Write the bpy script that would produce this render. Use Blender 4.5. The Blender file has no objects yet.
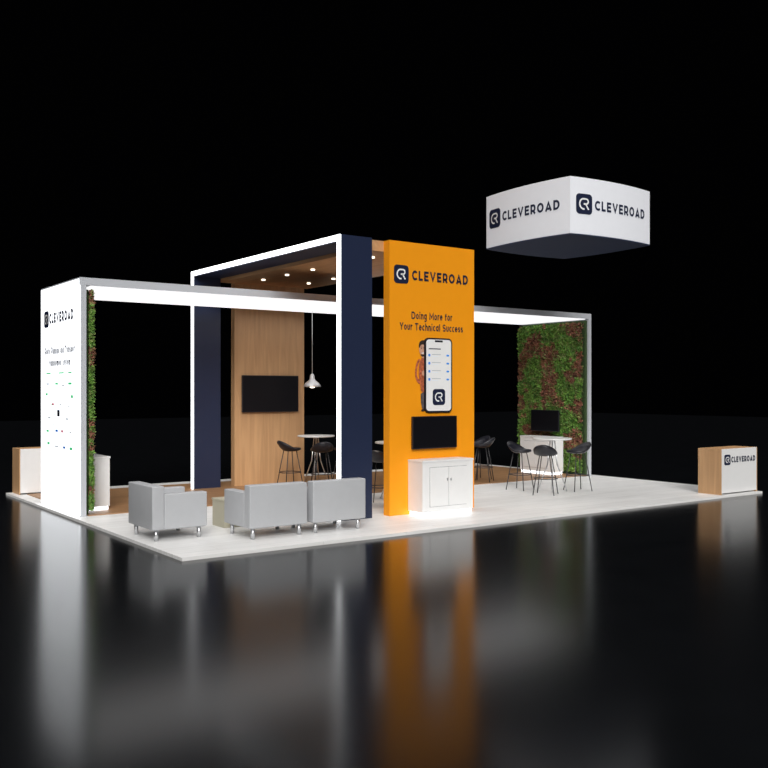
import bpy, bmesh, math, random
from mathutils import Vector, Matrix, noise
random.seed(7)
scene = bpy.context.scene
COL = scene.collection
try:
    scene.view_settings.view_transform = 'Standard'
except Exception:
    pass

# ------------------------------------------------------------------ materials
def mk(name, col, rough=0.5, metal=0.0, emis=None, estr=0.0, spec=0.5, noise_amt=0.0, nscale=8.0, bump=0.0, bscale=60.0, coat=0.0):
    m = bpy.data.materials.new(name); m.use_nodes = True
    nt = m.node_tree; b = nt.nodes['Principled BSDF']
    b.inputs['Base Color'].default_value = (*col, 1)
    b.inputs['Roughness'].default_value = rough
    b.inputs['Metallic'].default_value = metal
    b.inputs['Specular IOR Level'].default_value = spec
    b.inputs['Coat Weight'].default_value = coat
    if emis:
        b.inputs['Emission Color'].default_value = (*emis, 1)
        b.inputs['Emission Strength'].default_value = estr
    tc = nt.nodes.new('ShaderNodeTexCoord')
    n = nt.nodes.new('ShaderNodeTexNoise'); n.inputs['Scale'].default_value = nscale
    n.inputs['Detail'].default_value = 3
    nt.links.new(tc.outputs['Object'], n.inputs['Vector'])
    r = nt.nodes.new('ShaderNodeValToRGB')
    k = max(noise_amt, 0.01)
    r.color_ramp.elements[0].position = 0.3; r.color_ramp.elements[1].position = 0.7
    r.color_ramp.elements[0].color = (*[max(0, c*(1-k)) for c in col], 1)
    r.color_ramp.elements[1].color = (*[min(1, c*(1+k)) for c in col], 1)
    nt.links.new(n.outputs['Fac'], r.inputs['Fac'])
    nt.links.new(r.outputs['Color'], b.inputs['Base Color'])
    if bump > 0:
        n2 = nt.nodes.new('ShaderNodeTexNoise'); n2.inputs['Scale'].default_value = bscale
        nt.links.new(tc.outputs['Object'], n2.inputs['Vector'])
        bp = nt.nodes.new('ShaderNodeBump'); bp.inputs['Strength'].default_value = bump
        bp.inputs['Distance'].default_value = 0.01
        nt.links.new(n2.outputs['Fac'], bp.inputs['Height'])
        nt.links.new(bp.outputs['Normal'], b.inputs['Normal'])
    return m

def wood(name, c1, c2, stretch=(14, 14, 0.9), rough=0.45, plank=None, mortar=0.6):
    m = bpy.data.materials.new(name); m.use_nodes = True
    nt = m.node_tree; b = nt.nodes['Principled BSDF']
    b.inputs['Roughness'].default_value = rough
    tc = nt.nodes.new('ShaderNodeTexCoord')
    mp = nt.nodes.new('ShaderNodeMapping'); mp.inputs['Scale'].default_value = stretch
    nt.links.new(tc.outputs['Object'], mp.inputs['Vector'])
    n = nt.nodes.new('ShaderNodeTexNoise'); n.inputs['Scale'].default_value = 1.0
    n.inputs['Detail'].default_value = 6; n.inputs['Distortion'].default_value = 1.2
    nt.links.new(mp.outputs['Vector'], n.inputs['Vector'])
    r = nt.nodes.new('ShaderNodeValToRGB')
    r.color_ramp.elements[0].position = 0.33; r.color_ramp.elements[1].position = 0.68
    r.color_ramp.elements[0].color = (*c1, 1); r.color_ramp.elements[1].color = (*c2, 1)
    nt.links.new(n.outputs['Fac'], r.inputs['Fac'])
    out = r.outputs['Color']
    if plank:
        br = nt.nodes.new('ShaderNodeTexBrick')
        br.inputs['Color1'].default_value = (1, 1, 1, 1); br.inputs['Color2'].default_value = (0.93, 0.93, 0.93, 1)
        br.inputs['Mortar'].default_value = (mortar, mortar, mortar, 1)
        br.inputs['Scale'].default_value = 1.0; br.inputs['Mortar Size'].default_value = 0.004
        br.inputs['Brick Width'].default_value = plank[0]; br.inputs['Row Height'].default_value = plank[1]
        nt.links.new(tc.outputs['Object'], br.inputs['Vector'])
        mx = nt.nodes.new('ShaderNodeMixRGB'); mx.blend_type = 'MULTIPLY'; mx.inputs['Fac'].default_value = 1.0
        nt.links.new(out, mx.inputs['Color1']); nt.links.new(br.outputs['Color'], mx.inputs['Color2'])
        out = mx.outputs['Color']
    nt.links.new(out, b.inputs['Base Color'])
    return m

WHITE = mk('white_laminate', (0.82, 0.82, 0.82), 0.35)
FRAMEW = mk('frame_white', (0.52, 0.54, 0.58), 0.4)
LIGHTBOX = mk('lightbox_fabric', (0.75, 0.78, 0.82), 0.6, emis=(0.95, 0.97, 1.0), estr=1.5)
SOFFIT = mk('luminous_soffit', (0.9, 0.9, 0.9), 0.6, emis=(0.97, 0.98, 1.0), estr=0.95)
LED = mk('led_diffuser', (1, 1, 1), 0.5, emis=(0.95, 0.97, 1.0), estr=2.4)
NAVY = mk('navy_laminate', (0.013, 0.021, 0.055), 0.45)
NAVYP = mk('navy_print', (0.008, 0.014, 0.045), 0.5)
ORANGE = mk('orange_print', (0.92, 0.33, 0.006), 0.55, spec=.3)
WOOD = wood('oak_veneer', (0.46, 0.265, 0.13), (0.58, 0.345, 0.175), stretch=(9, 9, 0.6))
WOODH = wood('oak_veneer_horizontal', (0.48, 0.255, 0.115), (0.62, 0.355, 0.17), stretch=(9, 0.6, 9))
WOODF = wood('oak_flooring', (0.30, 0.155, 0.07), (0.42, 0.235, 0.115), stretch=(0.8, 16, 16), plank=(1.2, 0.16))
PLAT = wood('white_plank_flooring', (0.80, 0.795, 0.785), (0.92, 0.915, 0.91), stretch=(0.7, 12, 12), rough=0.4, plank=(1.3, 0.25), mortar=.8)
LEATHER = mk('grey_leather', (0.46, 0.47, 0.49), 0.5, noise_amt=0.02, bump=0.1, bscale=90)
CHROME = mk('chrome', (0.70, 0.71, 0.73), 0.3, 1.0)
BLACK = mk('black_plastic', (0.012, 0.012, 0.018), 0.4)
SCREEN = mk('black_screen', (0.004, 0.004, 0.006), 0.4, spec=.3)
GREYM = mk('dark_metal', (0.06, 0.06, 0.065), 0.4, 0.6)
LAMPM = mk('satin_aluminium', (0.60, 0.61, 0.63), 0.35, 0.5)
GAP = mk('shadow_gap', (0.30, 0.30, 0.31), 0.6)
INKW = mk('white_ink', (0.88, 0.88, 0.88), 0.5)
CREAM = mk('cream_laminate', (0.50, 0.47, 0.36), 0.45)
GLOW = mk('plinth_light', (1, 1, 1), 0.5, emis=(0.85, 0.92, 1.0), estr=2.5)
LAMPW = mk('lamp_glow', (1, 1, 1), 0.5, emis=(1.0, 0.88, 0.72), estr=3.0)
MOSSB = mk('moss_backing', (0.03, 0.06, 0.015), 0.9, noise_amt=0.5, nscale=30)
LEAVES = [mk('leaf_bright', (0.17, 0.34, 0.055), 0.7, noise_amt=0.3), mk('leaf_mid', (0.085, 0.21, 0.035), 0.7, noise_amt=0.3),
          mk('leaf_olive', (0.20, 0.26, 0.075), 0.7, noise_amt=0.3), mk('leaf_brown', (0.33, 0.145, 0.085), 0.8, noise_amt=0.3),
          mk('leaf_russet', (0.22, 0.09, 0.06), 0.8, noise_amt=0.3)]
SKIN = mk('printed_skin', (0.60, 0.33, 0.22), 0.6, noise_amt=.08, nscale=10)
HAIR = mk('printed_hair', (0.03, 0.018, 0.012), 0.6)
SHIRT = mk('printed_shirt', (0.44, 0.11, 0.045), 0.6, noise_amt=0.6, nscale=26)
JEANS = mk('printed_trousers', (0.10, 0.08, 0.08), 0.6, noise_amt=.4, nscale=18)
GRN = mk('print_green', (0.12, 0.60, 0.28), 0.6, emis=(.1, .8, .3), estr=.3)
BLU = mk('print_blue', (0.05, 0.28, 0.85), 0.6)
PNK = mk('print_pink', (0.80, 0.35, 0.42), 0.6, emis=(.8, .2, .3), estr=.2)
GRY = mk('print_grey', (0.50, 0.53, 0.57), 0.6)
LGRY = mk('print_light_grey', (0.55, 0.60, 0.66), 0.6, emis=(.9, .95, 1), estr=.3)

# ------------------------------------------------------------------ helpers
def link(o, parent=None):
    COL.objects.link(o)
    if parent: o.parent = parent
    return o

def thing(name, label, cat, loc=(0, 0, 0), rz=0.0, group=None):
    e = bpy.data.objects.new(name, None); e.empty_display_size = 0.1
    e.location = loc; e.rotation_euler = (0, 0, rz)
    e['label'] = label; e['category'] = cat
    if group: e['group'] = group
    return link(e)

def from_bm(name, bm, mats, parent=None, loc=(0, 0, 0), rot=(0, 0, 0), smooth=False):
    me = bpy.data.meshes.new(name)
    if len(bm.faces) < 4000: bmesh.ops.recalc_face_normals(bm, faces=bm.faces[:])
    bm.to_mesh(me); bm.free()
    for m in (mats if isinstance(mats, (list, tuple)) else [mats]): me.materials.append(m)
    if smooth:
        for p in me.polygons: p.use_smooth = True
    o = bpy.data.objects.new(name, me); o.location = loc; o.rotation_euler = rot
    return link(o, parent)

def bm_box(bm, x0, x1, y0, y1, z0, z1, mi=0):
    v = [bm.verts.new(p) for p in [(x0,y0,z0),(x1,y0,z0),(x1,y1,z0),(x0,y1,z0),(x0,y0,z1),(x1,y0,z1),(x1,y1,z1),(x0,y1,z1)]]
    for f in [(3,2,1,0),(4,5,6,7),(0,1,5,4),(1,2,6,5),(2,3,7,6),(3,0,4,7)]:
        bm.faces.new([v[i] for i in f]).material_index = mi

def box(name, x0, x1, y0, y1, z0, z1, mat, parent=None, bev=0.0, seg=2):
    cx, cy = (x0+x1)/2, (y0+y1)/2
    bm = bmesh.new(); bm_box(bm, x0-cx, x1-cx, y0-cy, y1-cy, 0, z1-z0)
    o = from_bm(name, bm, mat, parent, (cx, cy, z0))
    if bev > 0:
        md = o.modifiers.new('bevel', 'BEVEL'); md.width = bev; md.segments = seg
        if seg > 2:
            for p in o.data.polygons: p.use_smooth = True
    return o

def bm_tube(bm, pts, rads, seg=10, mi=0, cap=True):
    rings = []
    n = len(pts); pts = [Vector(p) for p in pts]
    if not isinstance(rads, (list, tuple)): rads = [rads]*n
    for i, p in enumerate(pts):
        t = (pts[min(i+1, n-1)] - pts[max(i-1, 0)]).normalized()
        a = Vector((0, 0, 1)) if abs(t.z) < 0.9 else Vector((1, 0, 0))
        u = t.cross(a).normalized(); w = t.cross(u)
        rings.append([bm.verts.new(p + rads[i]*(math.cos(2*math.pi*k/seg)*u + math.sin(2*math.pi*k/seg)*w)) for k in range(seg)])
    for i in range(n-1):
        for k in range(seg):
            f = bm.faces.new([rings[i][k], rings[i][(k+1) % seg], rings[i+1][(k+1) % seg], rings[i+1][k]]); f.smooth = True; f.material_index = mi
    if cap:
        bm.faces.new(rings[0]).material_index = mi; bm.faces.new(rings[-1][::-1]).material_index = mi

def tube(name, pts, r, mat, parent, seg=10):
    bm = bmesh.new(); bm_tube(bm, pts, r, seg); return from_bm(name, bm, mat, parent)

def revolve(name, prof, mat, parent, loc=(0, 0, 0), seg=32, smooth=True):
    bm = bmesh.new(); rings = []
    for r, z in prof:
        rings.append([bm.verts.new((r*math.cos(2*math.pi*k/seg), r*math.sin(2*math.pi*k/seg), z)) for k in range(seg)])
    for i in range(len(rings)-1):
        for k in range(seg):
            f = bm.faces.new([rings[i][k], rings[i][(k+1) % seg], rings[i+1][(k+1) % seg], rings[i+1][k]]); f.smooth = smooth
    bm.faces.new(rings[0]); bm.faces.new(rings[-1])
    return from_bm(name, bm, mat, parent, loc)

def ring(name, R, r, mat, parent, loc, seg=32):
    bm = bmesh.new(); rs = []
    for i in range(seg):
        a = 2*math.pi*i/seg
        rs.append([bm.verts.new(((R+r*math.cos(b))*math.cos(a), (R+r*math.cos(b))*math.sin(a), r*math.sin(b))) for b in [2*math.pi*k/8 for k in range(8)]])
    for i in range(seg):
        for k in range(8):
            f = bm.faces.new([rs[i][k], rs[(i+1) % seg][k], rs[(i+1) % seg][(k+1) % 8], rs[i][(k+1) % 8]]); f.smooth = True
    return from_bm(name, bm, mat, parent, loc)

FRONT = (math.pi/2, 0, 0)               # reads from -Y side
SIDE = (math.pi/2, 0, -math.pi/2)       # reads from -X side

# ---- geometric sans lettering drawn as strokes
def ell(cx, cy, rx, ry, a0, a1, n=14):
    return [(cx+rx*math.cos(math.radians(a0+(a1-a0)*k/n)), cy+ry*math.sin(math.radians(a0+(a1-a0)*k/n))) for k in range(n+1)]
def ribbon(bm, pts, t, z=0.0, mi=0):
    pts = [Vector(p) for p in pts]
    q = [pts[0]]
    for p in pts[1:]:
        if (p-q[-1]).length > 1e-5: q.append(p)
    pts = q; n = len(pts)
    closed = (pts[0]-pts[-1]).length < 1e-4
    if closed: pts = pts[:-1]; n -= 1
    L, R = [], []
    for i in range(n):
        if closed: a, b = pts[i-1], pts[(i+1) % n]
        else: a, b = pts[max(i-1, 0)], pts[min(i+1, n-1)]
        d1 = (pts[i]-a).normalized() if (pts[i]-a).length > 0 else (b-pts[i]).normalized()
        d2 = (b-pts[i]).normalized() if (b-pts[i]).length > 0 else d1
        n1 = Vector((-d1.y, d1.x)); n2 = Vector((-d2.y, d2.x)); m = (n1+n2)
        m = m.normalized() if m.length > .01 else n1
        k = min(1/max(m.dot(n1), .3), 2.0)
        L.append(bm.verts.new((*(pts[i]+m*t/2*k), z))); R.append(bm.verts.new((*(pts[i]-m*t/2*k), z)))
    for i in range(n if closed else n-1):
        j = (i+1) % n
        bm.faces.new([L[i], R[i], R[j], L[j]]).material_index = mi
def glyph(c, t):
    h = t/2; T = 1-h; xh = .74; X = xh-h; ry = (1-t)/2; xr = (xh-t)/2; m = xh/2
    o = lambda cx: ell(cx, m, .28-h, xr, 0, 360, 24)
    arch = lambda x0, x1: [(x0, .4)]+ell((x0+x1)/2, .44, (x1-x0)/2, X-.44, 180, 0)+[(x1, 0)]
    G = {
     'C': (.80, [ell(.47, .5, .47-h, ry, 45, 315, 24)]),
     'L': (.62, [[(h, 1), (h, h), (.62, h)]]),
     'E': (.68, [[(.68, T), (h, T), (h, h), (.68, h)], [(h, .5), (.62, .5)]]),
     'V': (.90, [[(h*.9, 1), (.45, h*1.2), (.90-h*.9, 1)]]),
     'R': (.76, [[(h, 0), (h, T)]+ell(.44, T-.28, .31-h+.0, .28, 90, -90, 12)+[(h, T-.56)], [(.40, T-.54), (.68, 0)]]),
     'P': (.66, [[(h, 0), (h, T)]+ell(.38, T-.29, .28-h, .29, 90, -90, 12)+[(h, T-.58)]]),
     'O': (.94, [ell(.47, .5, .47-h, ry, 0, 360, 32)]),
     'A': (.90, [[(h*.9, 0), (.45, T-h*.2), (.90-h*.9, 0)], [(.19, .25), (.71, .25)]]),
     'D': (.82, [[(h, h), (h, T), (.32, T)]+ell(.35, .5, .47-h, ry, 90, -90, 16)+[(.32, h), (h, h)]]),
     'M': (.92, [[(h, 0), (h, T), (.46, .3), (.92-h, T), (.92-h, 0)]]),
     'Y': (.74, [[(h*.7, 1), (.37, .45), (.74-h*.7, 1)], [(.37, .5), (.37, 0)]]),
     'T': (.68, [[(0, T), (.68, T)], [(.34, T), (.34, 0)]]),
     'S': (.64, [ell(.32, T-(T-.5)/2, .32-h, (T-.5)/2, 30, 270, 14)+ell(.32, .5-(.5-h)/2, .32-h, (.5-h)/2, 90, -150, 14)]),
     'o': (.56, [o(.28)]),
     'd': (.56, [o(.28), [(.56-h, 0), (.56-h, 1)]]),
     'a': (.56, [o(.28), [(.56-h, 0), (.56-h, xh)]]),
     'p': (.56, [o(.28), [(h, -.28), (h, xh)]]),
     'g': (.56, [o(.28), [(.56-h, xh), (.56-h, -.08)]+ell(.28, -.08, .28-h, .18, 0, -150, 10)]),
     'n': (.52, [[(h, 0), (h, xh)], arch(h, .52-h)]),
     'h': (.52, [[(h, 0), (h, 1)], arch(h, .52-h)]),
     'm': (.86, [[(h, 0), (h, xh)], arch(h, .43), arch(.43, .86-h)]),
     'r': (.36, [[(h, 0), (h, xh)], ell(.28, .42, .28-h, X-.42, 180, 65, 8)]),
     'u': (.52, [[(h, xh), (h, .28)]+ell(.26, .28, .26-h, .28-h, 180, 360)+[(.52-h, xh)]]),
     'e': (.56, [[(h, m), (.56-h, m)]+ell(.28, m, .28-h, xr, 0, 315, 20)]),
     'c': (.49, [ell(.28, m, .28-h, xr, 50, 310, 18)]),
     's': (.48, [ell(.24, X-(X-m)/2, .24-h, (X-m)/2, 30, 270, 10)+ell(.24, m-(m-h)/2, .24-h, (m-h)/2, 90, -150, 10)]),
     'f': (.36, [[(.14, 0), (.14, .8)]+ell(.30, .8, .16, T-.8, 180, 95, 6), [(0, X), (.34, X)]]),
     't': (.36, [[(.14, .95), (.14, .22)]+ell(.30, .22, .16, .22-h, 180, 265, 6), [(0, X), (.34, X)]]),
     'i': (.20, [[(.10, 0), (.10, xh)], [(.10, .84), (.10, 1.02)]]),
     'l': (.20, [[(.10, 0), (.10, 1)]]),
     'y': (.54, [[(h*.7, xh), (.27, .06)], [(.54-h*.7, xh), (.27, .06), (.17, -.2), (.04, -.24)]]),
     ' ': (.30, []),
    }
    return G[c]
def text_meshes(body, width, height, t=.17, gap=.14, line=1.45, align='C'):
    lines = body.split('\n'); ws = []; out = []
    for ln in lines:
        ws.append(sum(glyph(c, t)[0]+gap for c in ln)-gap)
    W = max(ws); Ht = 1+line*(len(lines)-1); sx = width/W; sy = height/Ht
    for k, ln in enumerate(lines):
        bm = bmesh.new()
        x = {'C': (W-ws[k])/2, 'R': W-ws[k], 'L': 0}[align]
        y = -k*line
        for c in ln:
            w, st = glyph(c, t)
            for s in st: ribbon(bm, [(x+p[0], y+p[1]) for p in s], t)
            x += w+gap
        for v in bm.verts:
            v.co.x = (v.co.x-W/2)*sx; v.co.y = (v.co.y-1+Ht/2)*sy
        me = bpy.data.meshes.new('lettering'); bm.to_mesh(me); bm.free(); out.append(me)
    return out
def text(body, mat, parent, loc, rot, width, height, t=.17, gap=.14, align='C', line=1.45):
    for me in text_meshes(body, width, height, t, gap, line, align):
        me.materials.append(mat)
        o = bpy.data.objects.new('lettering', me); o.location = loc; o.rotation_euler = rot
        link(o, parent)
BT, BG = .225, .21

def rrect(bm, w, h, r, z, mi=0, cx=0, cy=0, n=6):
    vs = []
    for qx, qy, a0 in [(1, 1, 0), (-1, 1, 90), (-1, -1, 180), (1, -1, 270)]:
        for k in range(n+1):
            a = math.radians(a0+90*k/n)
            vs.append(bm.verts.new((cx+qx*(w/2-r)+r*math.cos(a)*0 + (r*math.cos(a)), cy+qy*(h/2-r)+r*math.sin(a), z)))
    f = bm.faces.new(vs); f.material_index = mi; return f
def poly(bm, pts, z, mi=0):
    f = bm.faces.new([bm.verts.new((p[0], p[1], z)) for p in pts]); f.material_index = mi
    return f
def spoly(bm, pts, z, mi=0, it=2):
    for _ in range(it):
        q = []
        for i in range(len(pts)):
            a, b = pts[i], pts[(i+1) % len(pts)]
            q += [(a[0]*.75+b[0]*.25, a[1]*.75+b[1]*.25), (a[0]*.25+b[0]*.75, a[1]*.25+b[1]*.75)]
        pts = q
    return poly(bm, pts, z, mi)

def logo_bm(s):
    bm = bmesh.new()
    rrect(bm, s, s, 0.2*s, 0, 0)
    z = 0.004; t = .085*s
    C = ell(-.055, .0, .235, .25, 90, 285, 20)      # C
    ribbon(bm, [(p[0]*s, p[1]*s) for p in [(.10, .25)]+C], t, z, 1)
    Rr = [(.09, .25)]+ell(.10, .125, .135, .125, 90, -90, 12)+[(-.05, .0)]
    ribbon(bm, [(p[0]*s, p[1]*s) for p in Rr], t, z, 1)
    ribbon(bm, [(p[0]*s, p[1]*s) for p in [(.08, .0), (.26, -.27)]], t, z, 1)
    return bm
def logo(parent, loc, rot, s):
    return from_bm('logo_emblem', logo_bm(s), [NAVYP, INKW], parent, loc, rot)

def copy_thing(src, loc, rz=None, label=None):
    n = src.copy(); n.location = loc
    if rz is not None: n.rotation_euler = (0, 0, rz)
    if label: n['label'] = label
    COL.objects.link(n)
    def rec(a, b):
        for c in a.children:
            d = c.copy(); COL.objects.link(d); d.parent = b; rec(c, d)
    rec(src, n)
    return n

# ------------------------------------------------------------------ setting
FL = mk('black_gloss_floor', (0.005, 0.0055, 0.0065), 0.17, spec=0.15, noise_amt=0.1, nscale=2)
f = box('floor', -30, 60, -12, 60, -0.14, -0.04, FL)
f['kind'] = 'structure'

XE = 15.56
pl = thing('booth_platform', 'white plank raised exhibition platform on a black glossy floor', 'platform', (0, 0, 0))
box('deck', 4.17, 15.74, 9.69, 17.72, -0.04, 0.0, PLAT, pl)
rn = thing('wood_floor_runner', 'brown oak plank flooring strip beneath the white arch', 'flooring', (0, 0, 0))
box('planks', 4.41, XE-.12, 13.72, 15.78, 0.0, 0.012, WOODF, rn)
box('planks', 4.41, XE-.12, 15.78, 17.2, 0.0, 0.012, WOODF, rn)

# ------------------------------------------------------------------ white luminous arch
H = 3.59
fr = thing('luminous_arch', 'wide white booth arch with glowing underside and backlit side wall', 'exhibition arch')
box('beam', 4.27, XE, 13.7, 15.77, H-0.115, H, FRAMEW, fr)
box('light_panel', 4.45, XE-.15, 13.74, 15.73, H-0.13, H-0.115, SOFFIT, fr)
box('side_wall', 4.29, 4.37, 13.7, 15.77, 0, H-0.115, FRAMEW, fr)
box('backlit_graphic', 4.265, 4.29, 13.72, 15.75, 0.02, H-0.02, LIGHTBOX, fr)
box('side_wall', XE-.09, XE, 13.7, 15.77, 0, H-0.115, FRAMEW, fr)
XF = 4.262
logo(fr, (XF, 15.42, 3.06), SIDE, 0.27)
text('CLEVEROAD', NAVYP, fr, (XF, 14.62, 3.06), SIDE, 1.28, 0.165, .27, .19)
text('Route Planning and Transport\nManagement System', NAVYP, fr, (XF, 14.70, 2.44), SIDE, 1.62, 0.31, .24, .17, line=1.65)
bm = bmesh.new()
def dot(y, z, w, h, mi): poly(bm, [(y-w/2, z-h/2), (y+w/2, z-h/2), (y+w/2, z+h/2), (y-w/2, z+h/2)], 0, mi)
random.seed(5)
for (y, z, w, h, mi) in [(-.55,.62,.26,.022,0),(.15,.62,.28,.022,0),(.6,.62,.18,.022,0),(.6,.45,.18,.035,0),(.25,.42,.12,.035,5),(-.1,.45,.16,.03,0),(-.6,.45,.16,.03,5),
        (-.65,.28,.12,.04,0),(.7,.25,.12,.045,0),(.1,.12,.10,.035,5),(-.3,.12,.13,.04,3),(.55,.1,.08,.03,5),(0,-.02,.14,.10,1),(-.5,-.1,.16,.035,5),(.45,-.1,.16,.03,5),
        (-.1,-.3,.14,.04,2),(.2,-.3,.13,.04,3),(.62,-.3,.1,.03,5),(-.6,-.32,.15,.035,0),(-.55,-.52,.14,.045,0),(-.1,-.55,.2,.03,5),(.3,-.55,.12,.035,2),(.65,-.55,.15,.045,0),
        (-.6,.2,.012,.4,5),(-.2,.3,.012,.3,5),(.4,-.2,.012,.5,5),(-.3,-.42,.6,.008,5),(.1,.53,1.2,.008,5)]:
    dot(y, z, w, h, mi)
for k in range(46):
    dot(random.uniform(-.75, .75), round(random.uniform(-.6, .6)/.08)*.08+.035, random.uniform(.04, .14), .010, random.choice([5, 5, 5, 0, 2, 5]))
from_bm('process_diagram', bm, [GRN, BLACK, BLU, PNK, GRY, LGRY], fr, (XF, 14.75, 1.55), SIDE)

# green walls
def foliage(name, parent, y0, y1, z0, z1, x, dirx, thick, nclump, seed, edge_only=False, bias=0.0):
    random.seed(seed); bm = bmesh.new()
    def leaf(p, d, L, W, mi):
        side = d.cross(Vector((random.uniform(-1, 1), random.uniform(-1, 1), random.uniform(-1, 1)))).normalized()
        a = bm.verts.new(p); b = bm.verts.new(p+d*L*0.5+side*W); c = bm.verts.new(p+d*L); e = bm.verts.new(p+d*L*0.5-side*W)
        bm.faces.new([a, b, c, e]).material_index = mi
    for i in range(nclump):
        y = random.uniform(y0, y1); z = random.uniform(z0, z1)
        if edge_only and random.random() < 0.6: y = random.uniform(y0, y0+0.12)
        nv = noise.noise(Vector((y*2.0+seed, z*2.0, 3.1)))*1.1 + 0.5*noise.noise(Vector((y*6.5, z*6.5, seed))) - bias
        if nv > 0.05: mi = random.choice([3, 4, 3, 4, 2])
        elif nv > -0.04: mi = random.choice([2, 1, 3, 0])
        else: mi = random.choice([0, 0, 1, 2])
        dep = noise.noise(Vector((y*5, z*5, 9.0)))*.5+.5
        xx = x + dirx*(random.uniform(0.0, thick*0.35)+dep*thick*.4)
        c = Vector((xx, y, z))
        for k in range(6):
            d = Vector((dirx*random.uniform(0.1, 1.0), random.uniform(-1, 1), random.uniform(-1, 1))).normalized()
            leaf(c, d, random.uniform(0.04, 0.08), random.uniform(0.009, 0.019), mi)
    me = bpy.data.meshes.new(name); bm.to_mesh(me); bm.free()
    for m in LEAVES: me.materials.append(m)
    o = bpy.data.objects.new(name, me); link(o, parent); o['kind'] = 'stuff'
    return o
gw = thing('green_wall', 'vertical living wall of green and russet plants on the inner arch side', 'plant wall')
box('backing_panel', XE-.17, XE-.095, 13.74, 15.74, 0.015, 3.44, MOSSB, gw)
foliage('foliage', gw, 13.77, 15.72, 0.10, 3.38, XE-.17, -1, 0.16, 12000, 11)
gl = thing('green_wall', 'vertical living wall of green plants behind the backlit graphic wall', 'plant wall')
box('backing_panel', 4.375, 4.43, 13.8, 15.7, 0.015, 3.42, MOSSB, gl)
foliage('foliage', gl, 13.77, 15.66, 0.10, 3.38, 4.42, 1, 0.10, 4200, 23, True, .12)

# ------------------------------------------------------------------ navy portal
X0, X1, YF, YB, T, HT = 7.19, 7.76, 11.06, 16.28, 0.10, 4.16
nv = thing('navy_portal', 'tall navy blue portal frame outlined with a white light strip', 'exhibition arch')
box('post', X0+.02, X1, YF, YF+T, 0, HT-T, NAVY, nv)
box('post', X0+.02, X1, YB-T, YB, 0, HT-T, NAVY, nv)
box('header', X0+.02, X1, YF, YB, HT-T, HT, NAVY, nv)
box('light_strip', X0, X0+.02, YF, YF+.085, 0, HT-.085, LED, nv)
box('light_strip', X0, X0+.02, YB-.085, YB, 0, HT-.085, LED, nv)
box('light_strip', X0, X0+.02, YF, YB, HT-.085, HT, LED, nv)

# ------------------------------------------------------------------ orange / oak portal
A0, A1 = 8.08, 9.77
ZC = 4.0
og = thing('orange_tower_portal', 'tall portal: orange printed tower, oak canopy, oak back wall', 'exhibition arch')
box('front_panel', A0, A1, YF, YF+.15, 0, HT, ORANGE, og)
box('canopy', X1+.01, A1, YF+.15, YB, ZC, HT, WOODH, og)
box('back_wall', A0-.02, A1-.13, YB-.1, YB+.05, 0, ZC, WOOD, og)
for yy in (11.75, 12.65, 13.55, 14.45, 15.35):
    for xx in (8.25, 9.25):
        revolve('downlight', [(0.036, 0), (0.036, 0.02), (0.03, 0.021)], LAMPW, og, (xx, yy, ZC-.02), 16)
YT = YF-.004
logo(og, (8.30, YT, 3.66), FRONT, 0.28)
text('CLEVEROAD', NAVYP, og, (9.07, YT, 3.66), FRONT, 1.13, 0.15, BT, BG)
text('Doing More for\nYour Technical Success', NAVYP, og, (8.90, YT, 2.96), FRONT, 1.26, 0.285, .175, .14, line=1.55)
# printed man leaning out from behind the phone graphic
bm = bmesh.new()
spoly(bm, [(-.03,.30),(-.10,.26),(-.135,.12),(-.13,-.02),(-.10,-.16),(-.09,-.26),(.10,-.26),(.10,.30)], 0, 2)     # torso
spoly(bm, [(-.10,.25),(-.155,.15),(-.175,.02),(-.13,-.07),(-.02,.0),(.03,.06),(.03,.01),(-.02,-.08),(-.12,-.14),(-.18,-.08),(-.21,.02),(-.19,.17),(-.14,.26)], .001, 2, 1)  # bent sleeve
spoly(bm, [(-.09,-.25),(-.095,-.38),(-.065,-.52),(-.02,-.52),(-.01,-.40),(.0,-.34),(.03,-.52),(.1,-.52),(.1,-.25)], -.0005, 3, 1)  # trousers
spoly(bm, [(-.075,-.515),(-.015,-.515),(.0,-.55),(-.09,-.55)], .0, 1)
spoly(bm, [(-.075,.27),(-.015,.27),(-.01,.37),(-.07,.37)], .001, 0)       # neck
spoly(bm, [(-.125,.43),(-.12,.36),(-.08,.30),(-.035,.295),(.0,.34),(.012,.43),(-.01,.50),(-.10,.50)], .002, 0)   # head
spoly(bm, [(-.118,.42),(-.138,.46),(-.115,.53),(-.05,.555),(.015,.53),(.025,.45),(.008,.42),(-.005,.47),(-.05,.485),(-.095,.475)], .003, 1)
spoly(bm, [(-.10,.345),(-.08,.33),(-.05,.325),(-.015,.33),(-.003,.35),(-.01,.315),(-.04,.292),(-.08,.30)], .0025, 1)  # beard
for ex in (-.08, -.035):
    poly(bm, [(ex-.011,.425),(ex+.011,.425),(ex+.009,.415),(ex-.009,.415)], .0035, 1)
    poly(bm, [(ex-.014,.442),(ex+.014,.444),(ex+.014,.438),(ex-.014,.436)], .0035, 1)
poly(bm, [(-.08,.356),(-.028,.358),(-.04,.342),(-.068,.341)], .0035, 4)
spoly(bm, [(-.12,.40),(-.125,.42),(-.118,.435),(-.108,.42)], .0035, 0)    # ear
spoly(bm, [(-.03,.085),(-.06,.075),(-.075,.04),(-.06,.0),(-.03,-.005),(.0,.02),(.0,.07)], .004, 0)   # hand at phone edge
from_bm('printed_figure', bm, [SKIN, HAIR, SHIRT, JEANS, INKW], og, (8.765, YT-.002, 2.12), FRONT)
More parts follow.
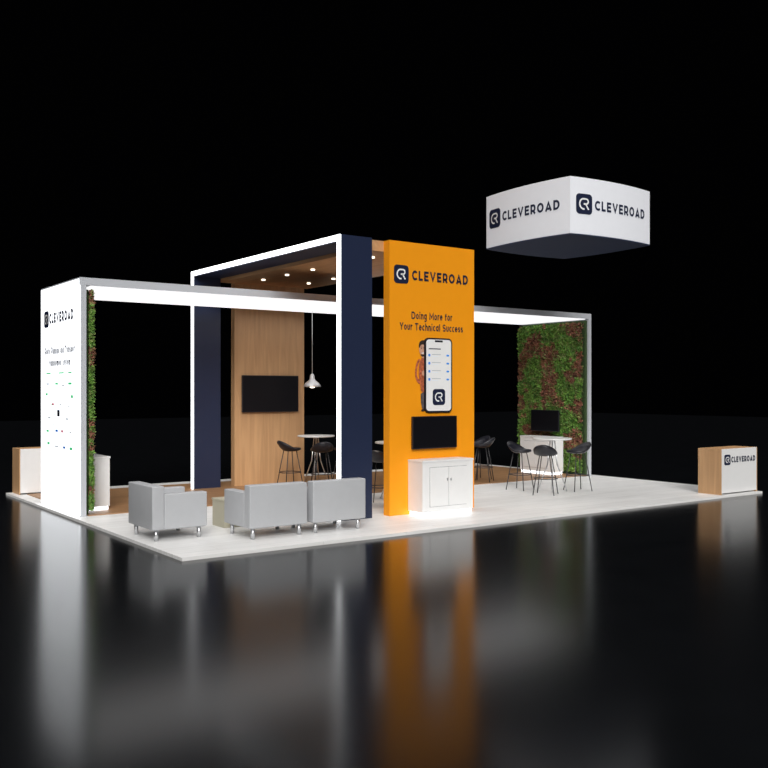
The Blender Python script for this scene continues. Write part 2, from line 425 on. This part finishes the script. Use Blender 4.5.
# phone graphic
PX, PZ = 9.01, 2.13
bm = bmesh.new(); rrect(bm, .55, 1.16, .075, 0, 0)
r = bmesh.ops.extrude_face_region(bm, geom=bm.faces[:]); bmesh.ops.translate(bm, vec=(0, 0, .03), verts=[v for v in r['geom'] if isinstance(v, bmesh.types.BMVert)])
from_bm('phone_panel', bm, BLACK, og, (PX, YF, PZ), FRONT)
bm = bmesh.new(); rrect(bm, .50, 1.11, .055, 0, 0)
rrect(bm, .16, .03, .012, .001, 1, 0, .53)
rrect(bm, .24, .016, .006, .001, 3, -.08, .41)
for k in range(4):
    zz = .31-k*.125
    rrect(bm, .040, .040, .012, .001, 2, -.19, zz); rrect(bm, .18, .010, .004, .001, 4, -.05, zz+.012); rrect(bm, .13, .008, .003, .001, 5, -.075, zz-.016)
    rrect(bm, .055, .030, .014, .001, 2, .18, zz)
from_bm('phone_screen', bm, [INKW, BLACK, BLU, NAVYP, GRY, LGRY], og, (PX, YF-.033, PZ), FRONT)
logo(og, (PX, YF-.036, PZ-.34), FRONT, 0.25)

# ------------------------------------------------------------------ televisions
def television(label, loc, rz, w=0.88, h=0.50, bracket=0.03):
    t = thing('television', label, 'television', loc, rz)
    box('casing', -w/2, w/2, 0.0, .04, 0, h, BLACK, t, .004)
    box('screen', -w/2+.012, w/2-.012, -.003, .0, .018, h-.012, SCREEN, t)
    box('wall_bracket', -.12, .12, .04, .04+bracket, h/2-.1, h/2+.1, GREYM, t)
    return t
television('flat black television mounted on the orange tower', (8.91, YF-.071, 0.995), 0)
television('large flat black television mounted on the oak wall', (8.83, YB-.1-.071, 1.46), 0, 1.27, .73)
television('flat black television mounted on the plant wall', (XE-.42, 14.72, 0.96), -math.pi/2, .86, .48, .05)

# ------------------------------------------------------------------ cabinets
def cabinet(label, loc, rz, w=1.0, d=.36, h=.84):
    c = thing('storage_cabinet', label, 'cabinet', loc, rz, 'white storage cabinets')
    box('plinth_light', -w/2+.02, w/2-.02, -d+.02, -.02, 0, .055, GLOW, c)
    box('body', -w/2, w/2, -d, 0, .055, h-.03, WHITE, c, .004)
    box('top', -w/2-.005, w/2+.005, -d-.01, 0, h-.03, h, WHITE, c, .004)
    for s in (-1, 1):
        x0, x1 = (-.36, -.004) if s < 0 else (.004, .36)
        box('door_gap', x0-.006, x1+.006, -d-.002, -d, .134, h-.106, GAP, c)
        dr = box('door', x0, x1, -d-.012, -d-.002, .14, h-.112, WHITE, c, .002)
        kx = (x1-.03) if s < 0 else (x0+.03)
        box('knob', kx-.008-(x0+x1)/2, kx+.008-(x0+x1)/2, -.022, -.005, .38, .42, CHROME, dr, .002)
    return c
cabinet('white two-door cabinet with lit plinth below the orange tower screen', (8.93, YF-.001, 0), 0)
cabinet('white cabinet beneath the television on the plant wall', (XE-.36, 14.7, .012), -math.pi/2)
cabinet('white cabinet standing against the inside of the backlit wall', (4.58, 14.7, .012), math.pi/2, d=.32)

# ------------------------------------------------------------------ reception counters
def counter(label, loc, lettered):
    c = thing('reception_counter', label, 'counter', loc, 0, 'reception counters')
    box('body', 0, 1.1, .03, .46, .02, .79, WHITE, c, .003)
    box('side_panel', -.02, 0.0, 0, .48, 0, .83, WOOD, c, .002)
    box('side_panel', 1.1, 1.12, 0, .48, 0, .83, WOOD, c, .002)
    box('countertop', 0, 1.1, 0.032, .48, .79, .83, WOODH, c, .002)
    box('front_panel', 0.0, 1.1, 0.0, .03, .03, .828, WHITE, c, .002)
    if lettered:
        logo(c, (.17, -.004, .63), FRONT, .19); text('CLEVEROAD', NAVYP, c, (.67, -.004, .63), FRONT, .76, .105, .25, .2)
    return c
counter('oak and white reception counter with dark lettering', (14.56, 9.76, 0), True)
counter('oak and white reception counter behind the backlit wall', (4.30, 17.22, 0), False)

# ------------------------------------------------------------------ hanging sign
sg = thing('hanging_sign', 'suspended white square banner with bowed faces and navy underside', 'sign', (0, 0, 0))
SX, SY, SW, Z0, ZH, B = 11.3, 10.4, 2.05, 4.50, .94, .10
P = [Vector((SX, SY+SW)), Vector((SX, SY)), Vector((SX+SW, SY)), Vector((SX+SW, SY+SW))]
def edgept(i, t, off=0):
    a, b = P[i], P[(i+1) % 4]; d = (b-a).normalized(); n = Vector((d.y, -d.x))
    return a+(b-a)*t + n*(B*4*t*(1-t)+off)
N = 20
ol = [edgept(i, k/N) for i in range(4) for k in range(N)]
bm = bmesh.new()
lo = [bm.verts.new((p.x, p.y, Z0)) for p in ol]; hi = [bm.verts.new((p.x, p.y, Z0+ZH)) for p in ol]
for i in range(len(ol)):
    j = (i+1) % len(ol); bm.faces.new([lo[i], lo[j], hi[j], hi[i]])
bm.faces.new(hi)
from_bm('fabric_faces', bm, mk('banner_fabric_glow', (0.74, 0.75, 0.79), .7, emis=(.9, .93, 1), estr=.15), sg)  # unlit banner: faint emission put into the fabric to make it look whiter
bm = bmesh.new()
a = [bm.verts.new((p.x, p.y, Z0-.005)) for p in ol]; b_ = [bm.verts.new((p.x, p.y, Z0-.02)) for p in ol]
for i in range(len(ol)):
    j = (i+1) % len(ol); bm.faces.new([a[i], a[j], b_[j], b_[i]])
bm.faces.new(a); bm.faces.new(b_)
from_bm('underside_panel', bm, mk('navy_fabric', (0.022, 0.036, 0.085), .7), sg)
def bend(me, i, s0, z):
    for v in me.vertices:
        t = (s0+v.co.x)/SW; p = edgept(i, t, .006+v.co.z)
        v.co = Vector((p.x, p.y, z+v.co.y))
for i in (0, 1):
    me = text_meshes('CLEVEROAD', 1.34, .165, BT, BG)[0]; me.materials.append(NAVYP)
    bend(me, i, 1.18, Z0+.5); link(bpy.data.objects.new('lettering', me), sg)
    bm = logo_bm(.34); me = bpy.data.meshes.new('logo_emblem'); bm.to_mesh(me); bm.free(); me.materials.append(NAVYP); me.materials.append(INKW)
    bend(me, i, .28, Z0+.5); link(bpy.data.objects.new('logo_emblem', me), sg)

# ------------------------------------------------------------------ armchairs
def armchair(label, loc, rz):
    c = thing('armchair', label, 'armchair', loc, rz, 'grey leather armchairs')
    w, d = .84, .74
    box('base_frame', -w/2+.01, w/2-.01, -d/2+.01, d/2-.01, .14, .30, LEATHER, c, .015, 3)
    box('backrest', -w/2, w/2, -d/2, -d/2+.16, .145, .69, LEATHER, c, .014, 4)
    box('armrest', -w/2, -w/2+.14, -d/2+.161, d/2, .145, .59, LEATHER, c, .014, 4)
    box('armrest', w/2-.14, w/2, -d/2+.161, d/2, .145, .59, LEATHER, c, .014, 4)
    box('seat_cushion', -w/2+.142, w/2-.142, -d/2+.162, d/2+.005, .30, .42, LEATHER, c, .025, 4)
    for sx in (-1, 1):
        for sy in (-1, 1):
            revolve('leg', [(.027, 0), (.027, .145)], CHROME, c, (sx*(w/2-.08), sy*(d/2-.08), 0), 20)
    return c
ac = armchair('light grey leather box armchair with chrome legs, facing the seating group', (4.66, 11.30, 0), -math.pi/2)
copy_thing(ac, (5.76, 10.66, 0), 0, 'light grey leather box armchair, back turned, beside a matching one')
copy_thing(ac, (6.68, 10.64, 0), 0, 'light grey leather box armchair next to the navy portal')

ct = thing('coffee_table', 'small low olive-beige box coffee table between the armchairs', 'coffee table', (5.73, 11.62, 0))
box('top', -.2, .2, -.2, .2, .36, .385, CREAM, ct, .003)
box('side_panel', -.19, -.165, -.19, .19, 0, .36, CREAM, ct); box('side_panel', .165, .19, -.19, .19, 0, .36, CREAM, ct)
box('side_panel', -.165, .165, -.19, -.165, 0, .36, CREAM, ct); box('side_panel', -.165, .165, .165, .19, 0, .36, CREAM, ct)

# ------------------------------------------------------------------ bar tables and stools
def bar_table(label, loc):
    t = thing('bar_table', label, 'bar table', loc, 0, 'round white bar tables')
    revolve('tabletop', [(.35, .97), (.365, .975), (.365, .995), (.36, 1.0)], WHITE, t, seg=40)
    revolve('post', [(.05, .945), (.05, .97)], CHROME, t, seg=16)
    for k in range(4):
        a = math.pi/4+k*math.pi/2; c, s = math.cos(a), math.sin(a)
        tube('leg', [(c*.04, s*.04, .96), (c*.09, s*.09, .5), (c*.27, s*.27, .008)], .011, CHROME, t, 8)
    return t
def bar_stool(label, loc, rz):
    s = thing('bar_stool', label, 'bar stool', loc, rz, 'black bar stools')
    bm = bmesh.new(); nr, na = 7, 32; rings = []
    def shell(r, a, off):
        x = math.cos(a); y = math.sin(a); back = max(0.0, -y)
        R = .205*r*(1+.06*back)
        z = .735 + .035*r**3 + .15*(back**1.1)*r**4 + off
        return (R*x*1.05, R*y + (-.03*back*r**4), z)
    for off in (0.0, -.035):
        rr = []
        for i in range(1, nr+1):
            r = i/nr; sc = 1.0 if off == 0 else .97
            rr.append([bm.verts.new((shell(r, 2*math.pi*k/na, off)[0]*sc, shell(r, 2*math.pi*k/na, off)[1]*(1.0 if off == 0 else 1.06), shell(r, 2*math.pi*k/na, off)[2])) for k in range(na)])
        c0 = bm.verts.new((0, 0, .735+off))
        for k in range(na): bm.faces.new([c0, rr[0][k], rr[0][(k+1) % na]])
        for i in range(nr-1):
            for k in range(na): bm.faces.new([rr[i][k], rr[i+1][k], rr[i+1][(k+1) % na], rr[i][(k+1) % na]])
        rings.append(rr[-1])
    for k in range(na): bm.faces.new([rings[0][k], rings[1][k], rings[1][(k+1) % na], rings[0][(k+1) % na]])
    from_bm('seat_shell', bm, BLACK, s, smooth=True)
    for sx in (-1, 1):
        for sy in (-1, 1):
            tube('leg', [(sx*.09, sy*.09, .715), (sx*.14, sy*.14, .38), (sx*.19, sy*.19, .008)], .009, GREYM, s, 8)
    ring('footrest', .212, .008, GREYM, s, (0, 0, .30))
    return s
Z = .012
bt = bar_table('round white bar table with chrome legs before the oak wall', (9.36, 15.25, Z))
copy_thing(bt, (12.55, 12.0, 0), None, 'round white bar table with chrome legs on white flooring')
copy_thing(bt, (12.2, 14.6, Z), None, 'round white bar table with chrome legs on oak flooring')
copy_thing(bt, (9.45, 12.75, 0), None, 'round white bar table behind the orange tower')
L1 = 'black low-back bar stool with slim legs'
st = bar_stool(L1+' near the oak wall', (8.83, 15.35, Z), -1.6)
for (x, y, z, r) in [(9.15, 14.70, Z, -.35), (9.72, 14.78, Z, .55)]:
    copy_thing(st, (x, y, z), r)
for (x, y, z, r) in [(12.02, 11.66, 0, -1.0), (12.98, 11.76, 0, 1.3), (12.22, 12.52, 0, 3.4)]:
    copy_thing(st, (x, y, z), r, L1+' at a white table')
for (x, y, z, r) in [(12.62, 14.02, Z, .6), (12.9, 14.45, Z, 1.5)]:
    copy_thing(st, (x, y, z), r, L1+' on oak flooring')
copy_thing(st, (8.75, 12.25, 0), -1.0, L1+' between the two portals')

# ------------------------------------------------------------------ pendant lamps
def pendant(loc, top):
    p = thing('pendant_lamp', 'satin aluminium dome pendant lamp hanging on a thin cord', 'pendant lamp', loc, 0, 'aluminium pendant lamps')
    revolve('lamp_shade', [(.17, 0), (.165, .03), (.135, .08), (.08, .12), (.05, .15), (.045, .21), (.03, .25), (.012, .26)], LAMPM, p, seg=32)
    revolve('bulb', [(.02, -.02), (.045, -.012), (.05, .0), (.04, .002)], LAMPW, p, seg=16)
    tube('cord', [(0, 0, .26), (0, 0, top-loc[2])], .006, LAMPM, p, 8)
    return p
pendant((9.27, 15.25, 1.96), H-.131)
pendant((9.45, 12.75, 1.93), ZC-.001)

# ------------------------------------------------------------------ lights
def sun(name, d, e, ang, col=(1, 1, 1)):
    s = bpy.data.lights.new(name, 'SUN'); s.energy = e; s.angle = math.radians(ang); s.color = col
    o = bpy.data.objects.new(name, s); o.rotation_euler = Vector(d).to_track_quat('-Z', 'Y').to_euler(); o.location = (9, 5, 9); COL.objects.link(o)
sun('key_light', (.45, .78, -.50), 2.9, 28, (1, .985, .96))
sun('overhead_light', (.10, .12, -1), 1.4, 50, (1, .99, .98))
l = bpy.data.lights.new('downlight_beam', 'SPOT'); l.energy = 110; l.spot_size = 2.2; l.spot_blend = 1; l.color = (1, .9, .78); l.shadow_soft_size = .2
o = bpy.data.objects.new('downlight_beam', l); o.location = (8.9, 12.6, 3.8); COL.objects.link(o)

w = bpy.data.worlds.new('world'); scene.world = w; w.use_nodes = True
w.node_tree.nodes['Background'].inputs['Color'].default_value = (0.0004, 0.0004, 0.0005, 1)
w.node_tree.nodes['Background'].inputs['Strength'].default_value = 1

# ------------------------------------------------------------------ camera
cam = bpy.data.cameras.new('camera'); cam.sensor_width = 36; cam.lens = 36*910/768; cam.shift_y = 6/768
co = bpy.data.objects.new('camera', cam); co.location = (0, 0, 1.9)
co.rotation_euler = Vector((.585, .811, 0)).to_track_quat('-Z', 'Y').to_euler()
COL.objects.link(co); scene.camera = co
